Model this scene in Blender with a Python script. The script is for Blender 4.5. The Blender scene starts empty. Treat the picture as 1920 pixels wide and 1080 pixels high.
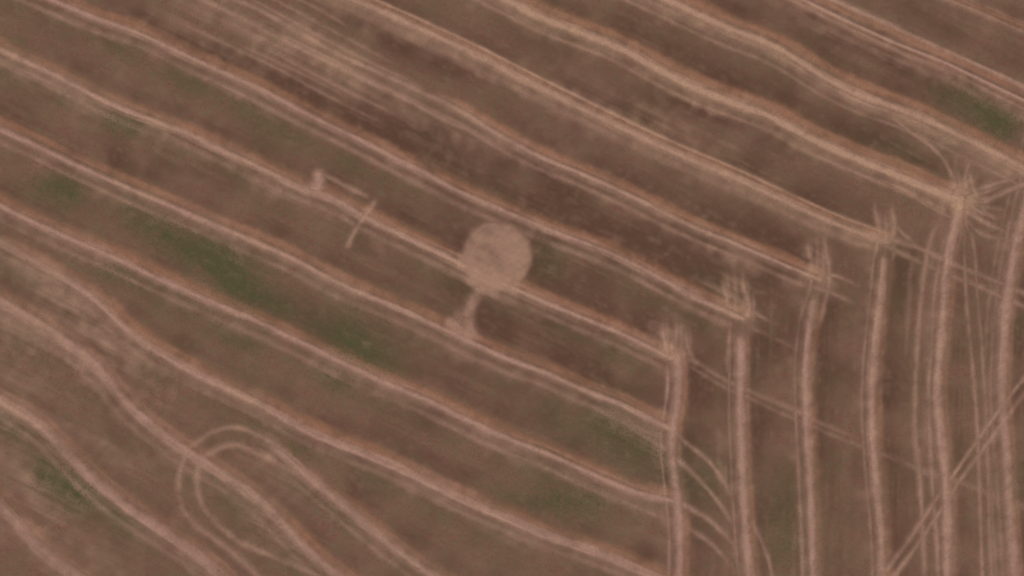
import bpy, math, random
import numpy as np

# ------------------------------------------------------------------ camera, sky, sun
scene = bpy.context.scene
COL = scene.collection
cam_d = bpy.data.cameras.new('survey_camera')
cam = bpy.data.objects.new('survey_camera', cam_d)
COL.objects.link(cam)
CAM_H = 160.0
cam.location = (0.0, 0.0, CAM_H)                 # looking straight down, north at the top
cam.rotation_euler = (0, 0, 0)
cam_d.sensor_fit = 'HORIZONTAL'
cam_d.sensor_width = 36.0
cam_d.lens = 36.0 * CAM_H / 180.0                # 180 m of field across the frame
cam_d.clip_start = 1.0
cam_d.clip_end = 6000.0
scene.camera = cam

SUN_EL, SUN_AZ = 52.0, 166.0                      # late morning, sun in the south-south-east
world = bpy.data.worlds.new('World')
scene.world = world
world.use_nodes = True
nt = world.node_tree
bg = nt.nodes['Background']
sky = nt.nodes.new('ShaderNodeTexSky')
sky.sky_type = 'NISHITA'
sky.sun_disc = False
sky.sun_elevation = math.radians(SUN_EL)
sky.sun_rotation = math.radians(SUN_AZ)
sky.air_density = 1.0
sky.dust_density = 2.0
nt.links.new(sky.outputs[0], bg.inputs[0])
bg.inputs[1].default_value = 0.09
sun_d = bpy.data.lights.new('sun', 'SUN')
sun_d.energy = 3.0
sun_d.angle = math.radians(0.5)
sun_d.color = (1.0, 0.95, 0.88)
sun = bpy.data.objects.new('sun', sun_d)
COL.objects.link(sun)
sun.location = (60, -180, 240)
sun.rotation_euler = (math.radians(90 - SUN_EL), 0, math.radians(180 - SUN_AZ))
vs = scene.view_settings
scene.display_settings.display_device = 'sRGB'
vs.view_transform = 'Standard'
vs.look = 'None'
vs.gamma = 1.0
vs.use_curve_mapping = False
vs.exposure = 0.0

# ---------------------------------------------------------------- field maps
# All plan coordinates below are written in decimetre-like survey units (u):
# 1 u = 0.09375 m, u-x runs east, u-y runs south, (960,540) is the world origin.
U = 0.09375
X0, Y0, X1, Y1 = -320.0, -320.0, 2240.0, 1400.0
ST = 1.6
NX = int((X1 - X0) / ST) + 1
NY = int((Y1 - Y0) / ST) + 1
rng = np.random.default_rng(11)

def cubic_up(a, ny, nx):
    """smooth (Catmull-Rom) enlargement of a small random array"""
    def up(a, n, axis):
        a = np.moveaxis(a, axis, 0)
        m = a.shape[0]
        t = np.linspace(1, m - 2.001, n)
        i = t.astype(int); f = (t - i).reshape((-1,) + (1,) * (a.ndim - 1)).astype(np.float32)
        p0, p1, p2 = a[i - 1], a[i], a[i + 1]
        p3 = a[np.minimum(i + 2, m - 1)]
        r = p1 + 0.5 * f * (p2 - p0 + f * (2 * p0 - 5 * p1 + 4 * p2 - p3 + f * (3 * (p1 - p2) + p3 - p0)))
        return np.moveaxis(r, 0, axis)
    return up(up(a, ny, 0), nx, 1)

def noise_grid(cell_u, seed):
    r = np.random.default_rng(seed)
    a = r.normal(0, 1, (int((Y1 - Y0) / cell_u) + 4, int((X1 - X0) / cell_u) + 4)).astype(np.float32)
    return cubic_up(a, NY, NX)

gx = (X0 + ST * np.arange(NX)).astype(np.float32)
gy = (Y0 + ST * np.arange(NY)).astype(np.float32)
GX, GY = np.meshgrid(gx, gy)

def bil(F, x, y):
    """bilinear sample of a map at plan points"""
    fx = np.clip((np.asarray(x) - X0) / ST, 0, NX - 1.001); fy = np.clip((np.asarray(y) - Y0) / ST, 0, NY - 1.001)
    i = fx.astype(int); j = fy.astype(int); a = fx - i; b = fy - j
    return (F[j, i] * (1 - a) * (1 - b) + F[j, i + 1] * a * (1 - b) + F[j + 1, i] * (1 - a) * b + F[j + 1, i + 1] * a * b)

def streak_grid(ang_deg, along, across, seed):
    """noise drawn out along one direction (the way the combine drove)"""
    r = np.random.default_rng(seed)
    c, s = math.cos(math.radians(ang_deg)), math.sin(math.radians(ang_deg))
    u = GX * c + GY * s; v = -GX * s + GY * c
    u0, v0 = u.min(), v.min()
    nu = int((u.max() - u0) / along) + 5; nv = int((v.max() - v0) / across) + 5
    a = r.normal(0, 1, (nv, nu)).astype(np.float32)
    fu = (u - u0) / along + 1; fv = (v - v0) / across + 1
    i = fu.astype(int); j = fv.astype(int); a1 = fu - i; b1 = fv - j
    a1 = a1 * a1 * (3 - 2 * a1); b1 = b1 * b1 * (3 - 2 * b1)
    return (a[j, i] * (1 - a1) * (1 - b1) + a[j, i + 1] * a1 * (1 - b1) + a[j + 1, i] * (1 - a1) * b1 + a[j + 1, i + 1] * a1 * b1)

# ---- lines ---------------------------------------------------------------
def spline(pts, step=6.0):
    """Catmull-Rom through pts, resampled evenly"""
    p = np.array(pts, float)
    p = np.vstack([2 * p[0] - p[1], p, 2 * p[-1] - p[-2]])
    out = []
    for k in range(1, len(p) - 2):
        t = np.linspace(0, 1, 14, endpoint=False)[:, None]
        a, b, c, d = p[k - 1], p[k], p[k + 1], p[k + 2]
        out.append(b + 0.5 * t * (c - a + t * (2 * a - 5 * b + 4 * c - d + t * (3 * (b - c) + d - a))))
    q = np.vstack(out + [p[-2][None]])
    L = np.concatenate([[0], np.cumsum(np.hypot(*np.diff(q, axis=0).T))])
    s = np.linspace(0, L[-1], max(2, int(L[-1] / step) + 1))
    return np.stack([np.interp(s, L, q[:, 0]), np.interp(s, L, q[:, 1])], 1)

def smooth(q, k=6):
    """a driven line has no kinks: running mean along it, ends kept"""
    for _ in range(2):
        p = np.vstack([2 * q[0] - q[k:0:-1], q, 2 * q[-1] - q[-2:-k - 2:-1]])
        w = np.hanning(2 * k + 3)[1:-1]; w /= w.sum()
        q = np.stack([np.convolve(p[:, 0], w, 'valid'), np.convolve(p[:, 1], w, 'valid')], 1)
    return q

def normals(q):
    t = np.gradient(q, axis=0); t /= np.maximum(1e-6, np.hypot(t[:, 0], t[:, 1]))[:, None]
    return np.stack([-t[:, 1], t[:, 0]], 1)          # to the right of travel (SW of a row, W of a headland row)

def line_noise(n, cell, seed):
    r = np.random.default_rng(seed)
    m = max(4, int(n / cell) + 4)
    return np.interp(np.linspace(0, m - 1, n), np.arange(m), r.normal(0, 1, m))

def extend(pts, e0, e1):
    """run a row on past the last surveyed point"""
    p = [tuple(map(float, a)) for a in pts]
    if e0:
        dx, dy = p[0][0] - p[1][0], p[0][1] - p[1][1]; L = math.hypot(dx, dy)
        p = [(p[0][0] + dx / L * e0, p[0][1] + dy / L * e0)] + p
    if e1:
        dx, dy = p[-1][0] - p[-2][0], p[-1][1] - p[-2][1]; L = math.hypot(dx, dy)
        p = p + [(p[-1][0] + dx / L * e1, p[-1][1] + dy / L * e1)]
    return p

def stroke(F, q, w, amp, soft=2.0, f0=0.0, f1=0.0, jit=0.18, seed=0, mode='max'):
    """lay a soft line of half-width w into map F: flat inside, soft shoulders"""
    n = len(q)
    L = np.concatenate([[0], np.cumsum(np.hypot(*np.diff(q, axis=0).T))])
    A = amp * (1 + jit * line_noise(n, 9, seed) + 0.6 * jit * line_noise(n, 3, seed + 1))
    if f0: A = A * np.clip(L / f0, 0, 1)
    if f1: A = A * np.clip((L[-1] - L) / f1, 0, 1)
    W = w * (1 + 0.11 * line_noise(n, 7, seed + 2) + 0.09 * line_noise(n, 1.6, seed + 3))
    B = F if mode == 'max' else np.zeros_like(F)
    sg = -1.0 if mode == 'sgn' and amp < 0 else 1.0
    amp = abs(amp)
    mrg = w * 2.2 + 4
    for k in range(n - 1):
        ax, ay = q[k]; bx, by = q[k + 1]
        i0 = max(0, int((min(ax, bx) - mrg - X0) / ST)); i1 = min(NX, int((max(ax, bx) + mrg - X0) / ST) + 2)
        j0 = max(0, int((min(ay, by) - mrg - Y0) / ST)); j1 = min(NY, int((max(ay, by) + mrg - Y0) / ST) + 2)
        if i0 >= i1 or j0 >= j1: continue
        x = GX[j0:j1, i0:i1]; y = GY[j0:j1, i0:i1]
        dx, dy = bx - ax, by - ay; l2 = dx * dx + dy * dy + 1e-9
        t = np.clip(((x - ax) * dx + (y - ay) * dy) / l2, 0, 1)
        d = np.hypot(x - ax - t * dx, y - ay - t * dy)
        ww = np.maximum(0.5, W[k] + (W[k + 1] - W[k]) * t); aa = A[k] + (A[k + 1] - A[k]) * t
        v = aa * np.exp(-np.power(d / ww, soft) * 0.69)
        s = B[j0:j1, i0:i1]; np.maximum(s, v, out=s)
    if mode != 'max': F += sg * B

def blob(F, cx, cy, rx, ry, ang, amp, warp=None, p=2.0):
    c, s = math.cos(math.radians(ang)), math.sin(math.radians(ang))
    R = 2.6 * max(rx, ry)
    i0 = max(0, int((cx - R - X0) / ST)); i1 = min(NX, int((cx + R - X0) / ST) + 2)
    j0 = max(0, int((cy - R - Y0) / ST)); j1 = min(NY, int((cy + R - Y0) / ST) + 2)
    x = GX[j0:j1, i0:i1] - cx; y = GY[j0:j1, i0:i1] - cy
    if warp is not None:
        x = x + warp[0][j0:j1, i0:i1]; y = y + warp[1][j0:j1, i0:i1]
    d = np.hypot((x * c + y * s) / rx, (-x * s + y * c) / ry)
    F[j0:j1, i0:i1] += amp * np.exp(-np.power(d, p) * 0.69)

# ---- the rows of straw: (key, points, half-width, strength, extend0, extend1, fade1, [(offset, half-width, strength) tracks], (offset, half-width, strength) chaff, hue)
W = []
def row(key, pts, w, s, e0, e1, tracks, chaff, hue, f0=0, f1=0):
    W.append(dict(key=key, pts=extend(pts, e0, e1), w=w, s=s, tracks=tracks, chaff=chaff, hue=hue, f0=f0, f1=f1))

row('a', [(1783,0),(1840,23),(1920,57),(2000,92)], 5, .42, 330, 250, [(-16,3.5,.3)], (-8,6,.45), .5)
row('b', [(1563,0),(1640,33),(1723,70),(1807,107),(1873,137),(1920,160),(1990,190)], 5.5, .62, 420, 260, [], (9,6,.75), .35)
row('c', [(1507,0),(1590,40),(1673,78),(1773,117),(1857,157),(1920,187),(1990,217)], 4.5, .55, 420, 260, [], (7,4,.5), .3)
row('d', [(1473,-6),(1573,45),(1673,88),(1773,129),(1840,161),(1920,201),(1990,233)], 5, .4, 400, 260, [(18,5,.22)], (10,5,.2), .3)
row('e', [(1253,0),(1310,27),(1377,57),(1440,80),(1490,107),(1540,140),(1590,167),(1640,187),(1707,210),(1773,240),(1840,273),(1920,313),(2000,355)], 10, .95, 360, 240,
    [(17,8,.38),(34,3.5,.38)], (-17,8,.85), .8)
row('f', [(960,3),(1027,37),(1093,62),(1160,87),(1227,125),(1293,160),(1360,187),(1440,215),(1507,253),(1573,283),(1640,310),(1707,337),(1740,352),(1792,372)], 11, .97, 420, 0,
    [(27,4,.42)], (-17,9,.8), .85)
row('g', [(667,0),(730,27),(797,57),(863,87),(913,112),(960,136),(1027,170),(1093,203),(1160,236),(1227,268),(1293,297),(1360,325),(1440,362),(1507,393),(1573,422),(1640,445),(1662,452)], 11, .72, 420, 0,
    [(19,9,.32),(-15,3,.5)], (-10,5,.7), .7)
row('h', [(813,180),(880,217),(960,267),(1027,300),(1093,327),(1160,357),(1227,390),(1293,423),(1360,450),(1440,484),(1507,513),(1535,523)], 6, .8, 0, 0,
    [(22,4,.34)], (-13,7,.75), .35, f0=60)
row('i', [(100,0),(187,37),(267,63),(333,97),(400,127),(480,163),(563,207),(657,253),(733,293),(813,333),(863,360),(953,399),(1027,430),(1127,466),(1193,497),(1260,533),(1327,567),(1393,597)], 6.5, .85, 380, 0,
    [(24,5,.36)], (-12,8,.62), .3)
row('j', [(0,92),(67,123),(133,155),(200,190),(267,217),(333,242),(400,272),(480,310),(530,335),(580,358),(613,365),(663,393),(713,420),(780,453),(847,483),(897,508),(953,535),(1027,567),(1093,595),(1160,622),(1210,647),(1262,672)], 6.5, .82, 350, 0,
    [(23,5,.32)], (-12,8,.6), .35)
row('k', [(0,240),(67,270),(133,302),(200,333),(267,362),(333,390),(400,420),(480,453),(547,483),(613,519),(680,550),(747,577),(813,607),(880,640),(960,676),(1027,699),(1093,730),(1160,755),(1210,781),(1255,802)], 7, .82, 350, 0,
    [(25,5,.3)], (-13,8,.62), .3)
row('l', [(0,384),(67,417),(133,447),(200,475),(267,507),(333,538),(400,567),(480,601),(547,633),(613,665),(680,697),(733,721),(797,747),(863,780),(960,825),(1027,850),(1093,880),(1160,910),(1200,926),(1262,938)], 7, .85, 350, 0,
    [(26,5,.3)], (-13,9,.68), .25)
row('m', [(0,452),(67,490),(133,527),(167,550),(200,577),(233,613),(283,650),(333,680),(400,715),(480,753),(530,780),(580,808),(647,835),(713,860),(780,891),(847,925),(913,955),(960,972),(1027,1003),(1093,1025),(1160,1050),(1213,1074)], 8.5, .74, 350, 330,
    [(24,6,.25)], (-13,9,.6), .3, f0=620)
row('n', [(0,562),(33,580),(67,600),(100,623),(133,645),(167,673),(200,707),(233,750),(267,783),(300,809),(333,835),(367,857),(400,877),(433,899),(467,922),(513,962),(547,1000),(580,1034),(630,1074)], 9.5, .72, 350, 330,
    [(26,6,.2)], (-14,9,.45), .2)
row('o', [(0,749),(50,777),(83,803),(117,840),(150,875),(183,907),(233,946),(267,970),(317,1003),(367,1038),(407,1072)], 10, .78, 350, 330,
    [(30,6,.3)], (-14,9,.4), .15)
row('p', [(0,945),(33,980),(53,1008),(83,1038),(133,1073)], 13, .55, 350, 330, [], (-18,10,.35), .1)
row('q', [(478,815),(530,847),(563,877),(613,921),(663,961),(713,1003),(763,1042),(797,1066)], 8.5, .68, 0, 330,
    [(27,5,.24)], (-13,8,.45), .3, f0=60)
# headland rows
row('r', [(1268,668),(1272,697),(1271,745),(1263,785),(1258,825),(1261,870),(1267,920),(1273,970),(1275,1020),(1274,1080)], 10.5, .82, 0, 320,
    [(20,3.2,.4)], (-14,6,.45), .2)
row('s', [(1386,626),(1388,675),(1386,720),(1387,787),(1390,853),(1393,920),(1397,987),(1401,1040),(1406,1080)], 10.5, .86, 0, 320,
    [(20,3.2,.38)], (-14,5,.4), .2, f0=14)
row('t', [(1524,556),(1518,593),(1512,643),(1508,693),(1511,787),(1513,837),(1516,887),(1520,953),(1523,1020),(1525,1080)], 9.5, .85, 0, 320,
    [(20,3.5,.34)], (-14,6,.35), .2, f0=14)
row('u', [(1655,476),(1651,525),(1644,577),(1639,627),(1634,680),(1632,740),(1632,787),(1637,853),(1643,920),(1650,987),(1653,1037),(1654,1080)], 9.5, .82, 0, 320,
    [(18,3.2,.34)], (-14,6,.35), .3, f0=14)
row('v', [(1800,375),(1793,412),(1778,460),(1770,527),(1765,593),(1758,660),(1753,713),(1755,770),(1762,820),(1768,870),(1773,920),(1775,987),(1776,1080)], 11, .82, 0, 320,
    [], (-14,6,.35), .3)
row('w', [(1936,330),(1923,380),(1907,443),(1893,510),(1880,593),(1876,660),(1873,713),(1875,770),(1883,837),(1888,903),(1892,953),(1897,1020),(1901,1080)], 11, .8, 330, 320,
    [(20,3.5,.3),(33,3,.22)], (-13,6,.35), .2)

# ---- single wheel tracks (points, half-width, strength, fade at start, fade at end, description)
T = []
def track(desc, pts, w=3.2, s=.38, f0=25, f1=40, e0=0, e1=0):
    T.append((desc, extend(pts, e0, e1), w, s, f0, f1))
track('outer wheel track of the looping turn', [(575,888),(535,850),(503,826),(468,808),(450,803),(430,801),(400,809),(378,822),(356,842),(343,865),(335,900),(337,935),(347,960),(368,985),(400,1008),(440,1040),(470,1066)], 5.5, .40, 70, 60, 0, 150)
track('inner wheel track of the looping turn', [(660,962),(600,917),(565,893),(520,868),(490,851),(465,840),(445,834),(420,837),(400,846),(382,860),(371,880),(369,905),(373,930),(384,955),(405,978),(430,1002),(458,1020),(500,1038),(560,1062),(600,1080)], 5.5, .40, 60, 60, 0, 150)
track('upper wheel track of the diagonal pair', [(1920,705),(1903,723),(1850,795),(1827,828),(1790,883),(1753,937),(1723,983),(1700,1018),(1672,1056)], 4, .46, 0, 60, 250, 220)
track('lower wheel track of the diagonal pair', [(1920,731),(1883,782),(1837,846),(1800,897),(1770,945),(1740,990),(1718,1024),(1687,1067)], 4, .46, 0, 60, 250, 220)
track('upper curved wheel track leaving the third row', [(1255,802),(1290,833),(1327,863),(1353,897),(1370,928),(1378,965)], 4.5, .42, 0, 50)
track('lower curved wheel track leaving the third row', [(1075,742),(1110,762),(1177,797),(1233,832),(1277,867),(1320,909),(1353,950),(1374,985),(1384,1010)], 4, .36, 40, 40)
track('upper curved wheel track leaving the fourth row', [(1262,938),(1290,951),(1327,973),(1353,996),(1377,1022),(1388,1046)], 4.5, .46, 0, 40)
track('lower curved wheel track leaving the fourth row', [(1160,937),(1200,953),(1243,970),(1287,988),(1327,1014),(1360,1047),(1384,1085)], 4, .34, 40, 60)
track('wheel track curving away right of the second headland row', [(1398,955),(1410,980),(1427,1013),(1440,1046),(1450,1090)], 3.6, .36, 20, 0, 0, 200)
track('upper wheel track running on past the headland rows', [(1660,448),(1700,458),(1740,473),(1770,489),(1810,505),(1850,521),(1890,537),(1940,560)], 4.5, .42, 0, 120, 0, 150)
track('lower wheel track running on past the headland rows', [(1655,458),(1690,476),(1730,494),(1775,514),(1830,535),(1865,553),(1920,575),(1960,592)], 4.5, .4, 0, 120, 0, 120)
track('faint wheel track crossing between headland rows', [(1285,668),(1320,688),(1350,706),(1400,731),(1440,748),(1490,768),(1523,786),(1573,806),(1620,824)], 4.5, .32, 10, 80)
track('fainter wheel track crossing between headland rows', [(1290,686),(1320,703),(1360,726),(1410,748),(1460,772),(1500,788),(1560,815),(1620,838),(1680,862),(1740,885)], 4, .2, 10, 120)
track('faint wheel track crossing the far headland rows', [(1650,840),(1723,880),(1807,906),(1873,932),(1930,952),(1990,975)], 6, .2, 80, 60, 0, 100)
track('short wheel track running out of the long row', [(1386,592),(1410,585),(1430,596),(1466,611)], 3.6, .36, 5, 35)
track('lower short wheel track running out of the long row', [(1400,612),(1430,624),(1470,643),(1505,660)], 4, .2, 10, 40)
track('short upper wheel track beyond the row end', [(1548,515),(1562,516),(1578,522),(1612,538)], 3.6, .38, 10, 35)
track('short lower wheel track beyond the row end', [(1480,523),(1520,536),(1550,546),(1570,555),(1603,569)], 3.6, .34, 20, 30)
# stubs where the combine ran in over the row ends
track('short wheel mark across the row end', [(1244,597),(1243,625),(1247,645),(1254,672)], 4, .5, 25, 10)
track('short wheel mark across the row end', [(1257,636),(1259,655),(1257,676)], 4, .5, 12, 5)
track('short wheel mark across the row end', [(1285,606),(1286,632),(1291,655),(1300,676)], 3.6, .42, 30, 10)
track('short wheel mark across the row end', [(1356,505),(1356,535),(1362,560),(1370,582)], 4.2, .46, 40, 5)
track('short wheel mark across the row end', [(1390,500),(1391,530),(1398,555),(1404,575),(1398,598)], 4.6, .5, 45, 5)
track('short wheel mark across the row end', [(1368,600),(1366,640),(1363,700)], 3.4, .36, 5, 5)
track('short wheel mark across the row end', [(1512,440),(1514,470),(1521,495),(1526,515)], 5, .34, 35, 5)
track('short wheel mark across the row end', [(1541,435),(1546,470),(1551,495),(1553,515),(1549,545),(1541,580),(1533,620)], 4, .4, 20, 40)
track('short wheel mark across the row end', [(1520,520),(1515,545),(1503,580),(1497,610)], 3.8, .34, 5, 30)
track('short wheel mark across the row end', [(1637,370),(1640,400),(1645,425),(1648,447)], 4.2, .46, 40, 0)
track('short wheel mark across the row end', [(1670,375),(1672,400),(1676,425),(1668,446)], 4.2, .5, 35, 0)
track('short wheel mark across the row end', [(1676,418),(1690,437),(1715,458)], 3.6, .4, 10, 20)
track('short wheel mark across the row end', [(1645,440),(1640,470),(1634,500),(1630,540)], 3.6, .36, 5, 20)
track('short wheel mark across the row end', [(1672,440),(1674,470),(1668,500)], 3.4, .3, 5, 20)
# around the big turning knot
track('wheel mark fanning out above the turning place', [(1786,322),(1789,345),(1795,372)], 5, .55, 14, 0)
track('wheel mark fanning out above the turning place', [(1818,320),(1822,345),(1832,368),(1842,385)], 4.5, .5, 14, 20)
track('wheel mark fanning out above the turning place', [(1824,290),(1814,315),(1806,345)], 3.6, .32, 20, 5)
track('wheel mark fanning out above the turning place', [(1795,275),(1792,300),(1789,325)], 4, .25, 25, 5)
track('curving wheel track joining the turning place from above', [(1640,203),(1673,221),(1706,247),(1740,270),(1765,294),(1777,312),(1786,335)], 3.6, .34, 60, 5)
track('wheel mark running out right of the turning place', [(1805,372),(1840,379),(1872,365),(1905,351),(1950,335)], 4.5, .45, 5, 20, 0, 100)
track('wheel mark running out right of the turning place', [(1803,362),(1850,350),(1880,340),(1920,328)], 4, .36, 5, 30)
track('wheel mark running out right of the turning place', [(1808,395),(1835,410),(1860,424),(1890,434)], 4, .42, 5, 30)
track('wheel mark running out right of the turning place', [(1835,378),(1850,400),(1870,412)], 4, .34, 10, 15)
track('wheel mark running out right of the turning place', [(1808,408),(1830,432),(1855,444),(1890,447)], 3.6, .26, 10, 30)
for a, l, w_, s_ in ((-100, 62, 4.5, .42), (-78, 58, 4.5, .45), (-60, 70, 3.6, .34), (-35, 84, 3.8, .34), (-22, 110, 4, .36), (-8, 80, 3.6, .3), (12, 92, 4, .34), (28, 88, 4, .38), (40, 70, 3.4, .28), (112, 90, 4, .3), (75, 100, 3.4, .24)):
    c_, s2_ = math.cos(math.radians(a)), math.sin(math.radians(a))
    track('wheel mark fanning out of the turning place', [(1802 + 8 * c_, 375 + 8 * s2_), (1802 + l * .5 * c_ - 3 * s2_, 375 + l * .5 * s2_ + 3 * c_), (1802 + l * c_, 375 + l * s2_)], w_, s_, 3, l * .5)
for x_, y_, l_ in ((1250, 640, 46), (1266, 640, 60), (1276, 645, 50), (1292, 650, 44), (1362, 570, 70), (1376, 575, 85), (1399, 575, 60), (1410, 585, 40), (1518, 505, 66), (1529, 505, 80), (1541, 500, 50), (1646, 440, 55), (1658, 442, 44), (1670, 440, 60)):
    track('short scuffed mark at a row end', [(x_ - 3, y_ - l_), (x_ + 1, y_ - l_ * .5), (x_, y_ + 18)], 4, .3, l_ * .6, 12)
track('lower wheel track beside the row into the turning place', [(1640,331),(1700,360),(1735,383),(1758,395),(1790,412)], 4, .4, 50, 15)
track('wheel track beside the second-last headland row', [(1728,405),(1707,493),(1702,560),(1698,620),(1693,680)], 4, .14, 90, 30)
track('wheel track beside the second-last headland row', [(1760,415),(1746,440),(1733,493),(1724,560),(1718,627),(1713,720),(1713,803),(1722,887),(1728,970),(1733,1053)], 4.5, .42, 30, 0, 0, 300)
track('wheel track beside the second-last headland row', [(1772,430),(1760,490),(1748,560),(1744,640),(1738,720),(1740,803),(1744,870),(1749,940),(1756,1010),(1760,1080)], 4, .34, 30, 0, 0, 280)
track('left wheel track of the pair between headland rows', [(1807,415),(1807,480),(1808,545),(1812,610),(1820,693),(1824,740),(1829,800),(1833,880),(1837,960),(1841,1053)], 3.2, .34, 20, 0, 0, 300)
track('right wheel track of the pair between headland rows', [(1818,420),(1826,480),(1830,560),(1836,640),(1840,700),(1845,760),(1849,850),(1853,950),(1858,1053)], 3.2, .32, 20, 0, 0, 300)
# upper left double tracks
track('upper wheel track of the pair leading to the upper row', [(372,-30),(430,-5),(480,15),(563,61),(647,107),(730,144),(790,172),(830,191)], 4, .46, 0, 10, 250, 0)
track('lower wheel track of the pair leading to the upper row', [(400,8),(440,28),(480,49),(547,83),(613,115),(700,158),(780,197),(840,228),(900,248)], 4, .46, 0, 30, 330, 0)
for off, x_a, x_b, s_ in ((-46, 470, 760, .24), (-26, 430, 800, .30), (-12, 520, 840, .24), (14, 440, 820, .30), (50, 480, 800, .26), (66, 420, 700, .22)):
    track('thin wheel track in the bundle leading to the upper row', [(x, 49 + (x - 480) * .505 - 18 + off + 3 * math.sin(x * .013 + off)) for x in range(x_a, x_b, 40)], 3, s_, 60, 60)
track('faint wheel track below the double tracks', [(440,90),(520,128),(600,172),(680,212),(730,236)], 3.2, .26, 60, 60, 120, 0)
track('faint wheel track in the dark strip', [(575,5),(620,30),(655,52)], 3.2, .25, 20, 20, 60, 0)
track('faint short wheel track above the left row', [(592,321),(620,334),(650,350),(680,364),(694,371)], 4.2, .46, 4, 20)
track('short link of straw at the left row', [(596,322),(598,340),(588,358)], 9, .66, 4, 6)
track('pale wheel track by the upper left row', [(0,115),(60,140),(130,172),(190,200)], 6, .28, 0, 60, 300, 0)

# ---- mown figure: round patch, stem, foot, cross bar
ROUND = (932.0, 481.0, 64.0)
STEM = [(902,540),(892,556),(882,574),(872,594)]
FOOT = [(868,590),(880,594),(886,612),(886,634),(868,634),(838,612),(840,602)]
BAR = [(706,371),(699,383),(688,398),(676,416),(664,434),(655,452),(652,466)]

# ---- soil tone, straw litter and weeds: (x, y, rx, ry, angle, amount)
LITTER = [(235,880,150,20,42,.2),(40,880,70,30,38,.2),(520,905,110,16,40,.16),(660,880,110,14,30,.12),(160,190,220,120,26,.05),(470,55,150,38,24,.38),(600,105,130,30,27,.34),(760,185,120,30,27,.30),(880,225,60,26,27,.22),(1120,190,110,24,25,.24),(1260,240,90,22,26,.22),(1350,270,70,18,26,.16),
          (880,100,120,16,26,.12),(1000,280,80,22,26,.14),(1090,285,60,20,20,.14),(60,520,110,30,30,.24),(200,640,70,40,40,.28),(150,590,60,24,35,.24),(235,665,40,20,40,.14),(40,620,80,30,25,.2),
          (60,935,80,34,38,.14),(20,720,60,40,30,.2),(290,745,100,26,35,.16),(240,800,60,20,40,.10),(150,1010,90,40,36,.18),(470,960,110,26,38,.10),(450,300,80,14,26,.2),(430,290,50,14,26,.1),
          (90,150,90,10,26,.16),(900,525,46,16,22,.42),(925,540,40,10,10,.3),(1060,890,60,10,26,.1),
          (830,905,70,14,26,.16),(880,940,60,10,28,.12),(1800,372,24,24,0,.62),(1802,345,30,30,0,.10),(1840,375,40,22,0,.08),(1790,400,14,40,15,.35),(1262,630,24,38,0,.26),(1376,552,28,46,0,.26),(1390,590,18,14,0,.3),(1532,485,24,46,0,.26),(1528,520,24,16,20,.3),(1655,440,28,26,0,.3),(1270,665,24,12,20,.3),(540,375,50,14,25,.2),(1450,330,40,10,26,.12),(330,60,60,16,25,.05),(1180,470,1,1,0,0)]
DARK = [(1150,380,480,230,26,.42),(1500,110,420,120,26,.16),(820,320,320,110,26,.2),(1480,780,220,280,0,.3),(1000,650,300,120,26,.2),(800,780,300,130,26,.12),(835,112,46,20,10,.75),(770,90,40,16,10,.35),(690,50,70,14,28,.5),(600,20,60,12,28,.4),(880,135,60,14,26,.25),(860,262,40,18,20,.5),(750,225,70,14,26,.35),(560,160,60,12,26,.35),
        (310,60,90,14,26,.55),(440,115,90,13,26,.55),(560,175,70,12,26,.3),(700,240,90,16,26,.45),(840,300,90,16,26,.4),(640,140,30,10,30,.3),(1310,208,70,14,26,.6),(1420,260,90,16,26,.45),(1260,195,40,14,20,.3),
        (1010,315,140,26,26,.3),(1290,480,60,26,20,.5),(1180,440,120,22,26,.35),(1060,370,140,20,26,.3),(1400,510,60,30,26,.3),(1480,470,60,20,26,.45),(1380,410,90,26,26,.3),(1700,468,26,9,20,.9),(1590,470,40,30,20,.4),
        (1680,530,16,50,0,.4),(1860,500,24,20,0,.35),(1845,575,12,50,0,.3),(905,590,24,40,20,.45),(950,600,60,24,26,.4),(865,540,26,26,20,.5),(640,430,40,16,26,.3),(760,500,90,20,26,.35),(600,470,60,18,26,.15),(1010,480,30,50,0,.4),
        (1110,525,90,20,26,.2),(1380,700,20,120,0,.15),(1310,760,24,60,0,.3),(1330,700,20,20,0,.35),(1290,620,30,16,0,.3),(1450,800,24,120,0,.2),(1660,900,20,90,0,.15),(1895,620,26,40,0,.4),(1690,1000,30,40,0,.15),
        (1560,60,50,12,26,.2),(1650,115,120,12,25,.3),(1800,60,90,30,26,.3),(1730,30,80,14,26,.3),(1880,110,50,16,26,.2),(1120,50,120,24,26,.3),(1000,70,90,20,26,.3),(1380,140,120,20,26,.3),(1560,230,110,20,26,.3),(1700,290,60,18,26,.3),
        (140,600,24,10,35,.5),(195,680,26,8,45,.6),(110,570,30,8,35,.2),(600,895,70,16,35,.2),(700,900,60,18,30,.3),(800,830,120,26,26,.2),(760,660,120,20,26,.12),(1060,690,60,16,26,.1),(260,900,60,20,40,.25),(200,800,50,24,40,.3),
        (330,905,24,30,0,.1),(430,960,40,16,45,.25),(240,1030,70,26,36,.3),(120,260,120,16,26,.1),(300,300,90,14,26,.3),(360,320,60,12,26,.3),(220,280,60,10,26,.3),(620,590,90,10,26,.2),(280,440,1,1,0,0)]
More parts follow.
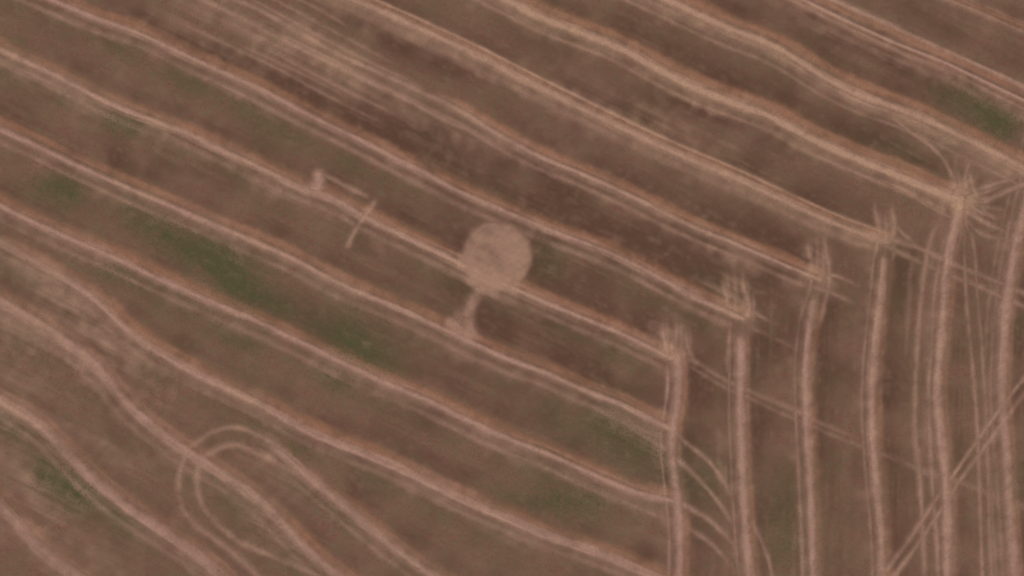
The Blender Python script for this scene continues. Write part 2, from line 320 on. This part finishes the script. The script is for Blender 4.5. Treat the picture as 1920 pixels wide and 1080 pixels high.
GREEN = [(110,360,36,18,15,.85),(40,345,40,16,20,.4),(238,228,26,13,20,.9),(160,195,50,12,28,.5),(330,265,60,14,28,.2),(285,430,60,24,28,.75),(400,500,60,22,30,.9),(445,530,50,22,26,.85),(515,565,45,20,26,.45),(350,465,50,20,30,.55),(560,590,50,16,26,.3),
         (655,635,46,22,26,.85),(705,668,50,20,28,.6),(620,610,40,14,26,.3),(750,700,40,14,26,.3),(210,512,45,13,22,.6),(300,545,60,12,26,.25),(440,632,34,12,15,.5),(480,700,60,14,26,.25),(640,730,60,10,26,.3),
         (1040,495,24,24,10,.35),(1190,845,90,34,24,.55),(1090,800,50,18,26,.4),(1260,870,40,30,20,.3),(1065,948,46,22,20,.75),(995,940,40,16,20,.5),(930,925,40,14,26,.25),(1310,915,22,26,30,.5),(1330,990,18,16,30,.3),
         (1830,200,56,26,24,.75),(1880,235,34,16,24,.7),(1770,180,36,14,24,.3),(1890,215,30,14,24,.4),(100,895,44,19,32,1.0),(140,920,38,16,32,.95),(215,962,34,12,32,.75),(0,790,28,20,20,.5),(40,800,30,10,35,.3),(260,1000,40,12,34,.3),
         (640,965,34,18,38,.6),(590,930,30,12,40,.35),(560,845,26,10,20,.5),(545,900,30,14,40,.3),(455,925,26,12,40,.3),(425,945,30,14,40,.35),(1480,1010,36,50,0,.45),(1450,940,24,40,0,.3),(1905,900,14,36,0,.55),(1905,610,14,18,0,.4),
         (445,330,34,10,20,.35),(1160,660,34,14,20,.3),(1330,530,30,30,0,.15),(1440,600,40,30,0,.3),(1400,690,30,40,0,.25),(1690,560,18,40,0,.3),(780,860,40,10,26,.3),(770,900,20,8,26,.2),(1640,270,90,12,24,.3),(1750,252,40,12,20,.4),(200,830,50,16,40,.25),
         (90,120,90,12,26,.2),(200,80,90,16,25,.25),(330,150,120,16,26,.22),(520,250,120,14,26,.25),(1560,590,50,30,20,.2),(1430,120,60,14,26,.15),(1700,740,1,1,0,0),(1100,480,60,18,26,.2),(950,360,90,10,26,.15),(680,330,90,14,26,.2)]

def build_maps():
    warp = (noise_grid(60, 1) * 9 + noise_grid(22, 2) * 5, noise_grid(60, 3) * 7 + noise_grid(22, 4) * 4)
    Z = lambda: np.zeros((NY, NX), np.float32)
    S, O, G, D, H = Z(), Z(), Z(), Z(), Z()
    lit = Z()
    for b in LITTER: blob(lit, *b[:5], b[5] * (.55 if b[1] < 330 else .8), warp=warp)
    for b in DARK: blob(D, *b, warp=warp)
    for b in GREEN: blob(G, b[0], b[1], b[2] * 1.08, b[3] * (1.3 if b[5] > .5 else 1.1), *b[4:], warp=(warp[0] * .6, warp[1] * .5), p=1.7)
    # the two driving directions
    head = 1 / (1 + np.exp(-np.clip((GX - 1270 + 2.0 * (GY - 640) * (GY < 640)) / 30, -30, 30)))      # 1 in the headland
    st = (1 - head) * (streak_grid(26.5, 220, 10, 21) * .65 + streak_grid(26.5, 110, 4.6, 22) * .5) + head * (streak_grid(91, 200, 10, 23) * .65 + streak_grid(91, 90, 4.6, 24) * .5)
    fine = noise_grid(5.5, 31); mid = noise_grid(14, 32); big = noise_grid(90, 33); big2 = noise_grid(45, 34)
    S += np.clip(lit * (1.05 + .5 * st + .16 * mid) + (.06 * st) + .035 * mid + .02 * big, -.1, .8)
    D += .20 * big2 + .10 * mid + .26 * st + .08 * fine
    G = np.clip(G * .86 * (1 + .10 * mid + .08 * fine) + .07 * big + .05 * big2 + .02 * mid, 0, 1.0)
    hueN = Z(); hw = Z()
    n = 0
    STR = Z()
    lit2 = Z()
    M = Z()                                  # marks: rows and tracks
    for r in W:
        n += 10
        q = smooth(spline(r['pts'])); nn = normals(q)
        r['q'] = q
        if r['chaff']:
            o, w, s = r['chaff']
            stroke(O, q + nn * o, w, s, 3.0, r['f0'], r['f1'], .25, n + 3)
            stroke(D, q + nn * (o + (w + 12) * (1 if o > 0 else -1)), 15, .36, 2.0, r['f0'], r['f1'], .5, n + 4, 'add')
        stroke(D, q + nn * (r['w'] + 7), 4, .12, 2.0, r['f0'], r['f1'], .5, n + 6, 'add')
        for k, (o, w, s) in enumerate(r['tracks']):
            stroke(M, q + nn * o, w * .9, s * 1.0, 2.0, r['f0'] or 30, 30, .22, n + 7 + k)
        if r['key'] in 'ijklmno':
            stroke(G, q + nn * 40, 17, .17, 2.0, 60, 30, .8, n + 5, 'add')
        rs = np.random.default_rng(n)
        ns = 15
        for k in range(ns):                      # the strands of straw a row is made of
            lo, hi = -(r['w'] + 20), r['w'] + 24
            c0 = lo + (hi - lo) * (k + .2 + .6 * rs.random()) / ns
            o = c0 + 2.2 * np.cumsum(rs.normal(0, .11, len(q)))
            near = np.clip(1.6 - abs(c0) / (r['w'] + 8), .3, 1)
            stroke(STR, q + nn * o[:, None], rs.uniform(1.3, 2.8), (1 if k % 2 else -1) * rs.uniform(.12, .32) * (.45 if r['key'] in 'rstuvw' else 1) * near * (.45 + r['s'] * .55), 2.0, r['f0'] or 20, 20, .8, n * 31 + 30 + k, 'sgn')
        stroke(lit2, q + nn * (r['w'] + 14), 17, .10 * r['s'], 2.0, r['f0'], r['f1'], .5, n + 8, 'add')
        stroke(M, q + nn * (0 if r['key'] in 'rstuvw' else .3 * r['w']), r['w'] * (1.05 if r['key'] in 'rstuvw' else 1.2), r['s'] * .42, 2.2, r['f0'], r['f1'], .2, n + 9)
        stroke(M, q + nn * (0 if r['key'] in 'rstuvw' else .15 * r['w']), r['w'] * (.70 if r['key'] in 'rstuvw' else .86 if r['key'] in 'mnopq' else .62), r['s'] * .98, 2.2, r['f0'], r['f1'], .07, n)
        stroke(hw, q, r['w'] * 2.2, 1.0, 2.0, 0, 0, 0, n)
        stroke(hueN, q, r['w'] * 2.2, max(.01, r['hue']), 2.0, 0, 0, 0, n)
    for k, (d, p, w, s, f0, f1) in enumerate(T):
        q = spline(p)
        stroke(M, q, w, s * (1.45 if 'fanning' in d or 'turning' in d else 1.2), 2.0, f0, f1, .2, 500 + 5 * k)
    # mown figure
    d = np.hypot(GX - ROUND[0] + .14 * warp[0], GY - ROUND[1] + .14 * warp[1]) - ROUND[2]
    disc = 1 / (1 + np.exp(np.clip(d / 2.4, -30, 30)))
    tex = np.clip(.63 - .07 * np.clip((930 - GX) / 60, 0, 1) + .03 * mid + .012 * fine - .05 * np.exp(-(((GX - 905) / 26) ** 2 + ((GY - 462) / 22) ** 2)) - .14 * np.exp(-(((GX - 937) / 9) ** 2 + ((GY - 494) / 14) ** 2)) - .10 * np.exp(-(((GX - 955) / 14) ** 2 + ((GY - 512) / 10) ** 2)) + .07 * np.exp(-(((GX - 962) / 24) ** 2 + ((GY - 470) / 40) ** 2)), 0, 1)
    M = np.maximum(M, disc * tex)
    O *= 1 - .75 * disc; D *= 1 - .9 * disc; G *= 1 - disc
    stroke(M, spline([(860, 488), (890, 504), (915, 517), (940, 529), (970, 543)]), 11, .80, 2.2, 6, 6, .1, 931)
    stroke(M, spline(STEM), 11, .62, 2.6, 0, 0, .12, 901)
    stroke(M, spline([(866,597),(876,606),(882,626)]), 13, .64, 2.4, 0, 0, .12, 905)
    stroke(M, spline([(846,606),(862,618),(880,632)]), 12, .68, 2.4, 0, 0, .12, 911)
    stroke(M, spline(BAR), 5.5, .56, 2.2, 12, 8, .1, 921)
    STR *= 1 - .85 * disc
    qu = 1 - .75 * disc
    M = M * (1 + (.07 * st + .05 * mid + .04 * fine) * qu) + STR * (.35 + .65 * np.clip(M * 2, 0, 1)) + .01 * fine
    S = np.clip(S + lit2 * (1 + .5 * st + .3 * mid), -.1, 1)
    Mc = np.clip(M, 0, .97)
    Sp = np.maximum(S, 0)
    S = 1 - (1 - Mc) * (1 - Sp * (1 - .25 * np.clip(3 * Mc, 0, 1))) + .6 * np.minimum(M, 0) + np.minimum(S, 0)
    S = np.clip(S + .02 * fine + .012 * mid, 0, 1)
    H = np.where(hw > .02, hueN / np.maximum(hw, .02), .4) * np.clip(hw * 1.5, 0, 1) + .4 * (1 - np.clip(hw * 1.5, 0, 1))
    H = H + (.85 - H) * np.clip(lit * 1.8, 0, .8)
    H = H * (1 - disc) + disc * .62
    H = np.clip(H + .10 * big + .10 * mid + .08 * noise_grid(9, 36), 0, 1)
    O = np.clip(O * (1 + .22 * st + .16 * mid + .12 * fine + 2.2 * STR), 0, 1)
    return S, O, np.clip(G, 0, 1), np.clip(D, -1, 1.2), H

# ---------------------------------------------------------------- materials
GAIN = np.array([1,1,1])                         # display value that unit albedo reaches in this light
def srgb(*c):
    c = np.array(c, float) / 255
    l = np.where(c <= .04045, c / 12.92, ((c + .055) / 1.055) ** 2.4)
    return tuple(float(v) for v in np.clip(l / GAIN, 0.01, 0.85)) + (1.0,)

def field_material(name, rough_bump, grain=0.52):
    """earth, chaff, weeds and straw mixed by how much of each lies on a spot"""
    m = bpy.data.materials.new(name); m.use_nodes = True
    t = m.node_tree; N = t.nodes; L = t.links
    b = N['Principled BSDF']; b.inputs['Roughness'].default_value = 0.95
    b.inputs['Specular IOR Level'].default_value = 0.08
    def node(k, **kw):
        n = N.new(k)
        for a, v in kw.items(): setattr(n, a, v)
        return n
    def math_(op, a, v=None, clamp=False):
        n = node('ShaderNodeMath', operation=op, use_clamp=clamp)
        for i, x in enumerate((a, v)):
            if x is None: continue
            if isinstance(x, (int, float)): n.inputs[i].default_value = x
            else: L.new(x, n.inputs[i])
        return n.outputs[0]
    def mix(f, a, c):
        n = node('ShaderNodeMix', data_type='RGBA'); n.clamp_factor = True
        if isinstance(f, (int, float)): n.inputs[0].default_value = f
        else: L.new(f, n.inputs[0])
        for i, x in ((6, a), (7, c)):
            if isinstance(x, tuple): n.inputs[i].default_value = x
            else: L.new(x, n.inputs[i])
        return n.outputs[2]
    pos = node('ShaderNodeNewGeometry').outputs['Position']
    def noise(scale, det=1.0, rough=.5, off=0.0):
        mp = node('ShaderNodeMapping'); L.new(pos, mp.inputs[0]); mp.inputs['Location'].default_value = (off, off * .7, off * .3)
        n = node('ShaderNodeTexNoise'); n.inputs['Scale'].default_value = scale; n.inputs['Detail'].default_value = det; n.inputs['Roughness'].default_value = rough
        L.new(mp.outputs[0], n.inputs['Vector'])
        return math_('SUBTRACT', n.outputs[0], 0.5)
    a1 = node('ShaderNodeAttribute', attribute_name='cover'); a2 = node('ShaderNodeAttribute', attribute_name='tone')
    sp = node('ShaderNodeSeparateColor'); L.new(a1.outputs['Color'], sp.inputs[0])
    sp2 = node('ShaderNodeSeparateColor'); L.new(a2.outputs['Color'], sp2.inputs[0])
    S, O, G = sp.outputs[0], sp.outputs[1], sp.outputs[2]; H, D = sp2.outputs[0], sp2.outputs[1]
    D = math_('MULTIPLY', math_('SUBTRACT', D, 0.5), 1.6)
    n_f = noise(3.2, 2.0, .6); n_m = noise(1.1, 1.0, .5, 31.0); n_b = noise(.22, 1.0, .5, 77.0); n_g = noise(2.9, 2.0, .6, 13.0)
    ch = math_('ADD', math_('ADD', math_('MULTIPLY', n_f, 1.9), math_('MULTIPLY', n_m, 1.0)), math_('MULTIPLY', n_b, .5))
    c = mix(math_('MULTIPLY', ch, 1.9, True), C_SOIL, C_OLIVE)
    c = mix(math_('MULTIPLY', ch, -1.9, True), c, C_PURPLE)
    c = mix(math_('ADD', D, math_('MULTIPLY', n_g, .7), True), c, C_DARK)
    c = mix(math_('MULTIPLY', O, .80), c, C_CHAFF)
    c = mix(math_('MULTIPLY', G, .9), c, mix(math_('ADD', math_('MULTIPLY', n_m, 2.2), .4, True), C_GREEN, C_GREEN2))
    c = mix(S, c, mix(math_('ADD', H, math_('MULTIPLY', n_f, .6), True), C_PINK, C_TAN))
    g = math_('ADD', math_('MULTIPLY', n_g, grain), 1.0)
    vm = node('ShaderNodeVectorMath', operation='SCALE'); L.new(c, vm.inputs[0]); L.new(g, vm.inputs['Scale'])
    L.new(vm.outputs[0], b.inputs['Base Color'])
    bp = node('ShaderNodeBump'); bp.inputs['Strength'].default_value = rough_bump; bp.inputs['Distance'].default_value = .05
    L.new(n_g, bp.inputs['Height']); L.new(bp.outputs[0], b.inputs['Normal'])
    return m

C_SOIL = srgb(112, 84, 67); C_OLIVE = srgb(104, 88, 65); C_PURPLE = srgb(112, 74, 62); C_DARK = srgb(83, 57, 44)
C_CHAFF = srgb(141, 98, 74); C_GREEN = srgb(82, 74, 49); C_GREEN2 = srgb(72, 73, 47); C_PINK = srgb(157, 120, 105); C_TAN = srgb(166, 130, 105)
MAT_SOIL = field_material('harvested_soil', .25)
MAT_STRAW = field_material('loose_straw', .4)
MAT_PATCH = field_material('spread_straw', .15, .2)
MAT_CHAFF = field_material('chaff', .3)
MAT_TRACK = field_material('flattened_stubble', .2)
def leaf_material():
    m = bpy.data.materials.new('weed_leaf'); m.use_nodes = True
    t = m.node_tree; b = t.nodes['Principled BSDF']; b.inputs['Roughness'].default_value = .8; b.inputs['Specular IOR Level'].default_value = .1
    g = t.nodes.new('ShaderNodeNewGeometry'); n = t.nodes.new('ShaderNodeTexNoise'); n.inputs['Scale'].default_value = .9
    r = t.nodes.new('ShaderNodeValToRGB'); r.color_ramp.elements[0].color = srgb(89, 82, 54); r.color_ramp.elements[1].color = srgb(78, 78, 51)
    r.color_ramp.elements[0].position = .35; r.color_ramp.elements[1].position = .65
    t.links.new(g.outputs['Position'], n.inputs['Vector']); t.links.new(n.outputs[0], r.inputs[0]); t.links.new(r.outputs[0], b.inputs['Base Color'])
    return m
MAT_LEAF = leaf_material()

# ---------------------------------------------------------------- maps and relief
S_, O_, G_, D_, H_ = build_maps()
BUMPS = .010 * noise_grid(4.5, 61) + .012 * noise_grid(12, 62) + .05 * noise_grid(70, 63) + .25 * noise_grid(400, 64)
edge = np.minimum(np.minimum(GX - X0, X1 - GX), np.minimum(GY - Y0, Y1 - GY))
BUMPS *= np.clip(edge / 120, 0, 1)
LUMPS = noise_grid(6, 71) * .6 + noise_grid(16, 72) * .4         # tufts and hollows in the straw

def wx(x): return (np.asarray(x) - 960.0) * U
def wy(y): return (540.0 - np.asarray(y)) * U

def mesh_from(name, V, F, px, py, mat, origin):
    """quads/tris (F an int array) with the ground cover read off the maps at plan points px, py"""
    me = bpy.data.meshes.new(name)
    V = np.asarray(V, np.float32) - np.asarray(origin, np.float32)
    F = np.asarray(F, np.int32); k = F.shape[1]
    me.vertices.add(len(V)); me.vertices.foreach_set('co', V.ravel())
    me.loops.add(F.size); me.loops.foreach_set('vertex_index', F.ravel())
    me.polygons.add(len(F)); me.polygons.foreach_set('loop_start', np.arange(0, F.size, k, dtype=np.int32))
    me.polygons.foreach_set('use_smooth', np.ones(len(F), bool))
    me.update(calc_edges=True)
    if px is not None:
        n = len(V)
        c = np.ones((n, 4), np.float32)
        for i, M in enumerate((S_, O_, G_)): c[:, i] = bil(M, px, py)
        a = me.attributes.new('cover', 'FLOAT_COLOR', 'POINT'); a.data.foreach_set('color', c.ravel())
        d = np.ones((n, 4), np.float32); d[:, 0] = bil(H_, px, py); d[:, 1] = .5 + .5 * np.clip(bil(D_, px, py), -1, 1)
        a = me.attributes.new('tone', 'FLOAT_COLOR', 'POINT'); a.data.foreach_set('color', d.ravel())
    me.materials.append(mat)
    return me

def put(name, me, origin=(0, 0, 0), parent=None, **props):
    o = bpy.data.objects.new(name, me); COL.objects.link(o)
    if parent is not None:
        o.parent = parent
        o.location = np.asarray(origin, float) - np.asarray(parent['at'], float)
    else:
        o.location = origin
    for k, v in props.items(): o[k] = v
    return o

# ---------------------------------------------------------------- the ground, one sheet out to the horizon
GS = 2.4
ax = np.arange(X0 + 2, X1 - 2, GS); ay = np.arange(Y0 + 2, Y1 - 2, GS)
AX, AY = np.meshgrid(ax, ay)
ny, nx = AX.shape
px, py = AX.ravel(), AY.ravel()
V = np.stack([wx(px), wy(py), bil(BUMPS, px, py)], 1)
idx = np.arange(ny * nx).reshape(ny, nx)
F = np.stack([idx[:-1, :-1], idx[1:, :-1], idx[1:, 1:], idx[:-1, 1:]], -1).reshape(-1, 4)
far = 2600.0
fv, fp = [], []
ring = [(idx[0, 0], -far, far), (idx[0, -1], far, far), (idx[-1, -1], far, -far), (idx[-1, 0], -far, -far)]
base = len(V)
for _, x, y in ring: fv.append((x, y, 0.0)); fp.append((960 + x / U, 540 - y / U))
V = np.vstack([V, np.array(fv)])
F = np.vstack([F, np.array([[ring[k][0], ring[(k + 1) % 4][0], base + (k + 1) % 4, base + k] for k in range(4)])])
px = np.concatenate([px, [0] * 4]); py = np.concatenate([py, [0] * 4])
ground = put('ground', mesh_from('ground', V, F, px, py, MAT_SOIL, (0, 0, 0)), kind='structure')

# ---------------------------------------------------------------- ribbons laid along a line
def ribbon(name, q, half, height, lift, mat, parent=None, across=9, shift=0.0, lump=0.0, step=2.6, taper0=0.0, taper1=0.0, at=None, floor=.003, **props):
    q = np.asarray(q)
    L = np.concatenate([[0], np.cumsum(np.hypot(*np.diff(q, axis=0).T))])
    n = max(3, int(L[-1] / step))
    s = np.linspace(0, L[-1], n)
    c = np.stack([np.interp(s, L, q[:, 0]), np.interp(s, L, q[:, 1])], 1)
    nn = normals(c)
    hw = np.full(n, float(half)) * (1 + .10 * line_noise(n, 9, int(abs(q[0, 0]) * 7 + abs(q[0, 1]))) + .05 * line_noise(n, 3, int(abs(q[-1, 0]) * 3)))
    end = np.ones(n)
    if taper0: end *= np.clip(s / taper0, 0, 1) ** .5
    if taper1: end *= np.clip((L[-1] - s) / taper1, 0, 1) ** .5
    hw = np.maximum(hw * (.25 + .75 * end), .4)
    u = np.linspace(-1, 1, across)
    P = c[:, None, :] + nn[:, None, :] * (u[None, :, None] * hw[:, None, None] + shift)
    px, py = P[..., 0].ravel(), P[..., 1].ravel()
    prof = np.clip(1 - u ** 2, 0, 1) ** .8
    z = bil(BUMPS, px, py).reshape(n, across) + (lift + height * prof[None, :] * (1 + lump * bil(LUMPS, px, py).reshape(n, across))) * end[:, None]
    z[:, 0] = bil(BUMPS, P[:, 0, 0], P[:, 0, 1]) + floor
    z[:, -1] = bil(BUMPS, P[:, -1, 0], P[:, -1, 1]) + floor
    for e in (0, -1):
        z[e] = bil(BUMPS, P[e, :, 0], P[e, :, 1]) + floor
    V = np.stack([wx(px), wy(py), z.ravel()], 1)
    i = np.arange(n * across).reshape(n, across)
    F = np.stack([i[:-1, :-1], i[:-1, 1:], i[1:, 1:], i[1:, :-1]], -1).reshape(-1, 4)
    if (nn[0] @ np.array([1., 1.])) is None: pass
    # faces up: travel x right-hand normal points down in plan, so flip
    k = F[0]; a, b2, d = V[k[0]], V[k[1]], V[k[2]]
    if np.cross(b2 - a, d - a)[2] < 0: F = F[:, ::-1]
    m = n // 2
    org = tuple(at) if at is not None else (float(wx(c[m, 0])), float(wy(c[m, 1])), float(bil(BUMPS, c[m, 0], c[m, 1])))
    o = put(name, mesh_from(name, V, F, px, py, mat, org), org, parent, **props)
    return o, org

ROW_LABEL = {
 'a': 'faint thin straw row running nearest the top right corner',
 'b': 'thin pale straw row, uppermost of three close parallel rows near the top right corner',
 'c': 'thin pale straw row, middle one of three close parallel rows near the top right corner',
 'd': 'faint straw row, lowest of three close parallel rows near the top right corner',
 'e': 'broad tan straw row passing just above the star-shaped knot of straw',
 'f': 'broad bright tan straw row ending at the star-shaped knot of straw',
 'g': 'wide straw row split into two strands, ending left of the star-shaped knot of straw',
 'h': 'narrow pinkish straw row growing out of the lower end of the bundle of thin tracks',
 'i': 'long narrow straw row passing just above the pale round patch',
 'j': 'long straw row running through the lower edge of the pale round patch',
 'k': 'long narrow straw row touching the flared foot of the pale round patch',
 'l': 'long straw row along the lower side of the largest green weed patches',
 'm': 'straw row that starts faint at the left edge and passes above the looping wheel tracks',
 'n': 'straw row crossed by the start of the looping wheel tracks at lower left',
 'o': 'broad pinkish straw row left of the looping wheel tracks with weeds along its lower side',
 'p': 'wide faint straw row cutting across the bottom left corner',
 'q': 'straw row growing out of the top of the looping wheel tracks',
 'r': 'leftmost upright headland row of straw, crossed by curved wheel tracks',
 's': 'second upright headland row of straw from the left, with a squared-off top end',
 't': 'third upright headland row of straw from the left',
 'u': 'fourth upright headland row of straw from the left',
 'v': 'upright headland row of straw hanging down from the star-shaped knot of straw',
 'w': 'rightmost upright headland row of straw, crossed by the diagonal pair of wheel tracks',
}
HEAD = set('rstuvw')
n_tr = 0
for r in W:
    hd = r['key'] in HEAD
    q = r['q']; m = len(q) // 2
    org = (float(wx(q[m, 0])), float(wy(q[m, 1])), float(bil(BUMPS, q[m, 0], q[m, 1])))
    o = put('straw_row', None, org, label=ROW_LABEL[r['key']], category='straw row', group='upright headland rows of straw' if hd else 'slanting rows of straw across the field')
    o['at'] = org
    inner = r['w'] + 1.0
    t0 = r['f0'] * .6 if r['f0'] else (14 if r['key'] in 'rstuv' else 0)
    t1 = 16 if r['key'] in 'fghijkl' else 0
    ribbon('straw_ridge', q, inner, .04 * r['s'], .014, MAT_STRAW, parent=o, across=11, lump=.5, taper0=t0, taper1=t1, at=org)
    if r['chaff']:
        of, w, s = r['chaff']
        sgn = 1 if of > 0 else -1
        outer = abs(of) + w
        if outer > inner + 3:
            ribbon('chaff_band', q, (outer - inner) / 2 + .4, .008, .008, MAT_CHAFF, parent=o, across=5, shift=sgn * (outer + inner) / 2, at=org, lump=.3, taper0=t0, taper1=t1)
    for k, (of, w, s) in enumerate(r['tracks']):
        if of < 0:                                 # a thin second strand of straw on the upper side
            ribbon('side_strand', q, w * .95, .012, .016, MAT_STRAW, parent=o, across=5, shift=of, at=org, taper0=t0, taper1=t1 or 20)
        else:
            ribbon('wheel_track', q, w * .95, .002, .011, MAT_TRACK, across=5, shift=of, taper0=(r['f0'] or 30) * .5, taper1=30, kind='structure')
    del o['at']
for (d, p, w, s, f0, f1) in T:
    ribbon('wheel_track', spline(p), w * .95, .002, .016, MAT_TRACK, across=5, taper0=f0 * .6, taper1=f1 * .6, kind='structure')

# ---------------------------------------------------------------- the mown figure: round patch with stem and foot, the cross bar, the turning knot
def disc(name, cx, cy, R, lift, dome, mat, wob=.012, **props):
    nr, na = int(R / 2.4), 120
    rr = np.linspace(.02, 1, nr) * R
    an = np.linspace(0, 2 * math.pi, na, endpoint=False)
    w = 1 + wob * (np.sin(3 * an + 1) + .7 * np.sin(7 * an + 2) + .5 * np.sin(13 * an)) 
    px = cx + rr[:, None] * np.cos(an) * w; py = cy + rr[:, None] * np.sin(an) * w
    z = bil(BUMPS, px, py) + lift + dome * (1 - (rr[:, None] / R) ** 2) * (1 + .5 * bil(LUMPS, px, py)) + .006 * bil(LUMPS, px, py)
    z[-1] = bil(BUMPS, px[-1], py[-1]) + .003
    V = np.stack([wx(px.ravel()), wy(py.ravel()), z.ravel()], 1)
    i = np.arange(nr * na).reshape(nr, na); j = np.roll(i, -1, 1)
    F = np.stack([i[:-1], j[:-1], j[1:], i[1:]], -1).reshape(-1, 4)
    k = F[0]
    if np.cross(V[k[1]] - V[k[0]], V[k[2]] - V[k[0]])[2] < 0: F = F[:, ::-1]
    org = (float(wx(cx)), float(wy(cy)), float(bil(BUMPS, cx, cy)))
    return put(name, mesh_from(name, V, F, px.ravel(), py.ravel(), mat, org), org, **props), org

patch, org = disc('round_patch', *ROUND[:2], ROUND[2] + 2.0, .03, .03, MAT_PATCH, label='pale round patch of spread straw with a short stem and flared foot', category='straw patch')
patch['at'] = org
ribbon('stem', spline(STEM), 11.5, .03, .03, MAT_STRAW, parent=patch, across=7, at=org)
# foot: a flared wedge of straw where the stem meets the row below
fp_ = np.array([(868, 590), (880, 593), (885, 604), (887, 620), (884, 633), (868, 630), (852, 622), (839, 611), (841, 603), (855, 599)], float)
cen = fp_.mean(0); rings = [fp_ * t + cen * (1 - t) for t in (1.06, .95, .6, .25, .02)]
Pq = np.vstack(rings); m = len(fp_)
zq = bil(BUMPS, Pq[:, 0], Pq[:, 1]) + np.repeat([.003, .03, .055, .06, .06], m)
Vq = np.stack([wx(Pq[:, 0]), wy(Pq[:, 1]), zq], 1)
Fq = np.array([[a * m + b, a * m + (b + 1) % m, (a + 1) * m + (b + 1) % m, (a + 1) * m + b] for a in range(4) for b in range(m)])
if np.cross(Vq[Fq[0, 1]] - Vq[Fq[0, 0]], Vq[Fq[0, 2]] - Vq[Fq[0, 0]])[2] < 0: Fq = Fq[:, ::-1]
put('foot', mesh_from('foot', Vq, Fq, Pq[:, 0], Pq[:, 1], MAT_STRAW, org), org, patch)
del patch['at']
ribbon('straw_bar', spline(BAR), 5.5, .05, .03, MAT_STRAW, across=7, lump=.3, taper0=8, taper1=8, label='thin straight bar of straw lying across a slanting straw row', category='straw bar')
disc('straw_knot', 1800, 373, 22, .05, .16, MAT_STRAW, wob=.06, label='pale star-shaped knot of straw where a slanting row meets a headland row', category='straw heap')
ribbon('straw_link', spline([(598, 319), (599, 331), (597, 343), (591, 357)]), 6, .05, .03, MAT_STRAW, across=7, lump=.3, taper0=8, taper1=8, label='short upright hook of straw on a slanting row, left of the cross bar', category='straw bar')

# ---------------------------------------------------------------- weeds: low rosettes where the maps say green
PATCHES = [((285, 432), 80, 'dark green weeds in the left end of the largest weed patch'), ((428, 518), 95, 'dark green weeds in the middle of the largest weed patch'), ((672, 648), 85, 'green weeds between two straw rows, below left of the flared foot'),
           ((108, 358), 58, 'small green weed patch near the left edge above a straw row'), ((120, 907), 65, 'green weeds beside the broad straw row in the lower left'), ((1845, 212), 85, 'olive green weeds between two straw rows near the top right'),
           ((1060, 947), 75, 'olive green weeds above the lowest long straw row'), ((1190, 848), 100, 'thin olive weeds left of the first headland row'), ((238, 228), 40, 'grey-green weeds below a straw row in the upper left'),
           ((212, 514), 60, 'thin weeds below a straw row near the left edge'), ((632, 962), 50, 'thin green weeds between the two straw rows right of the loop'), ((1040, 495), 40, 'thin green weeds just right of the pale round patch'),
           ((1480, 1010), 60, 'thin olive weeds between headland rows at the bottom edge'), ((560, 846), 40, 'small dark weed clump right of the looping wheel tracks')]
rw = np.random.default_rng(5)
for (cx, cy), R, lab in PATCHES:
    n_try = int(R * R * math.pi * U * U * 13)
    a = rw.random(n_try) * 2 * math.pi; rr = R * np.sqrt(rw.random(n_try))
    x = cx + rr * np.cos(a); y = cy + rr * np.sin(a)
    keep = rw.random(n_try) < np.clip(bil(G_, x, y) * 1.25 - .12, 0, 1) * (1 - .8 * bil(S_, x, y))
    x, y = x[keep], y[keep]
    Vs, Fs = [], []
    z0 = bil(BUMPS, x, y)
    for i in range(len(x)):
        X, Y, Z = float(wx(x[i])), float(wy(y[i])), float(z0[i])
        nl = rw.integers(3, 6); th = rw.random() * 6.28; size = rw.uniform(.05, .115)
        for l in range(nl):
            t = th + l * 6.28 / nl + rw.normal(0, .2); s = size * rw.uniform(.7, 1.2)
            dx, dy = math.cos(t), math.sin(t); wd = s * .34
            k = len(Vs)
            Vs += [(X, Y, Z + .02), (X + dx * s * .55 - dy * wd, Y + dy * s * .55 + dx * wd, Z + .02 + s * .12), (X + dx * s, Y + dy * s, Z + .02 + s * .1), (X + dx * s * .55 + dy * wd, Y + dy * s * .55 - dx * wd, Z + .02 + s * .12)]
            Fs.append((k, k + 3, k + 2, k + 1))
    org = (float(wx(cx)), float(wy(cy)), float(bil(BUMPS, cx, cy)))
    put('weeds', mesh_from('weeds', np.array(Vs), np.array(Fs), None, None, MAT_LEAF, org), org, kind='stuff', label=lab, category='weeds', group='patches of green weeds between the rows')
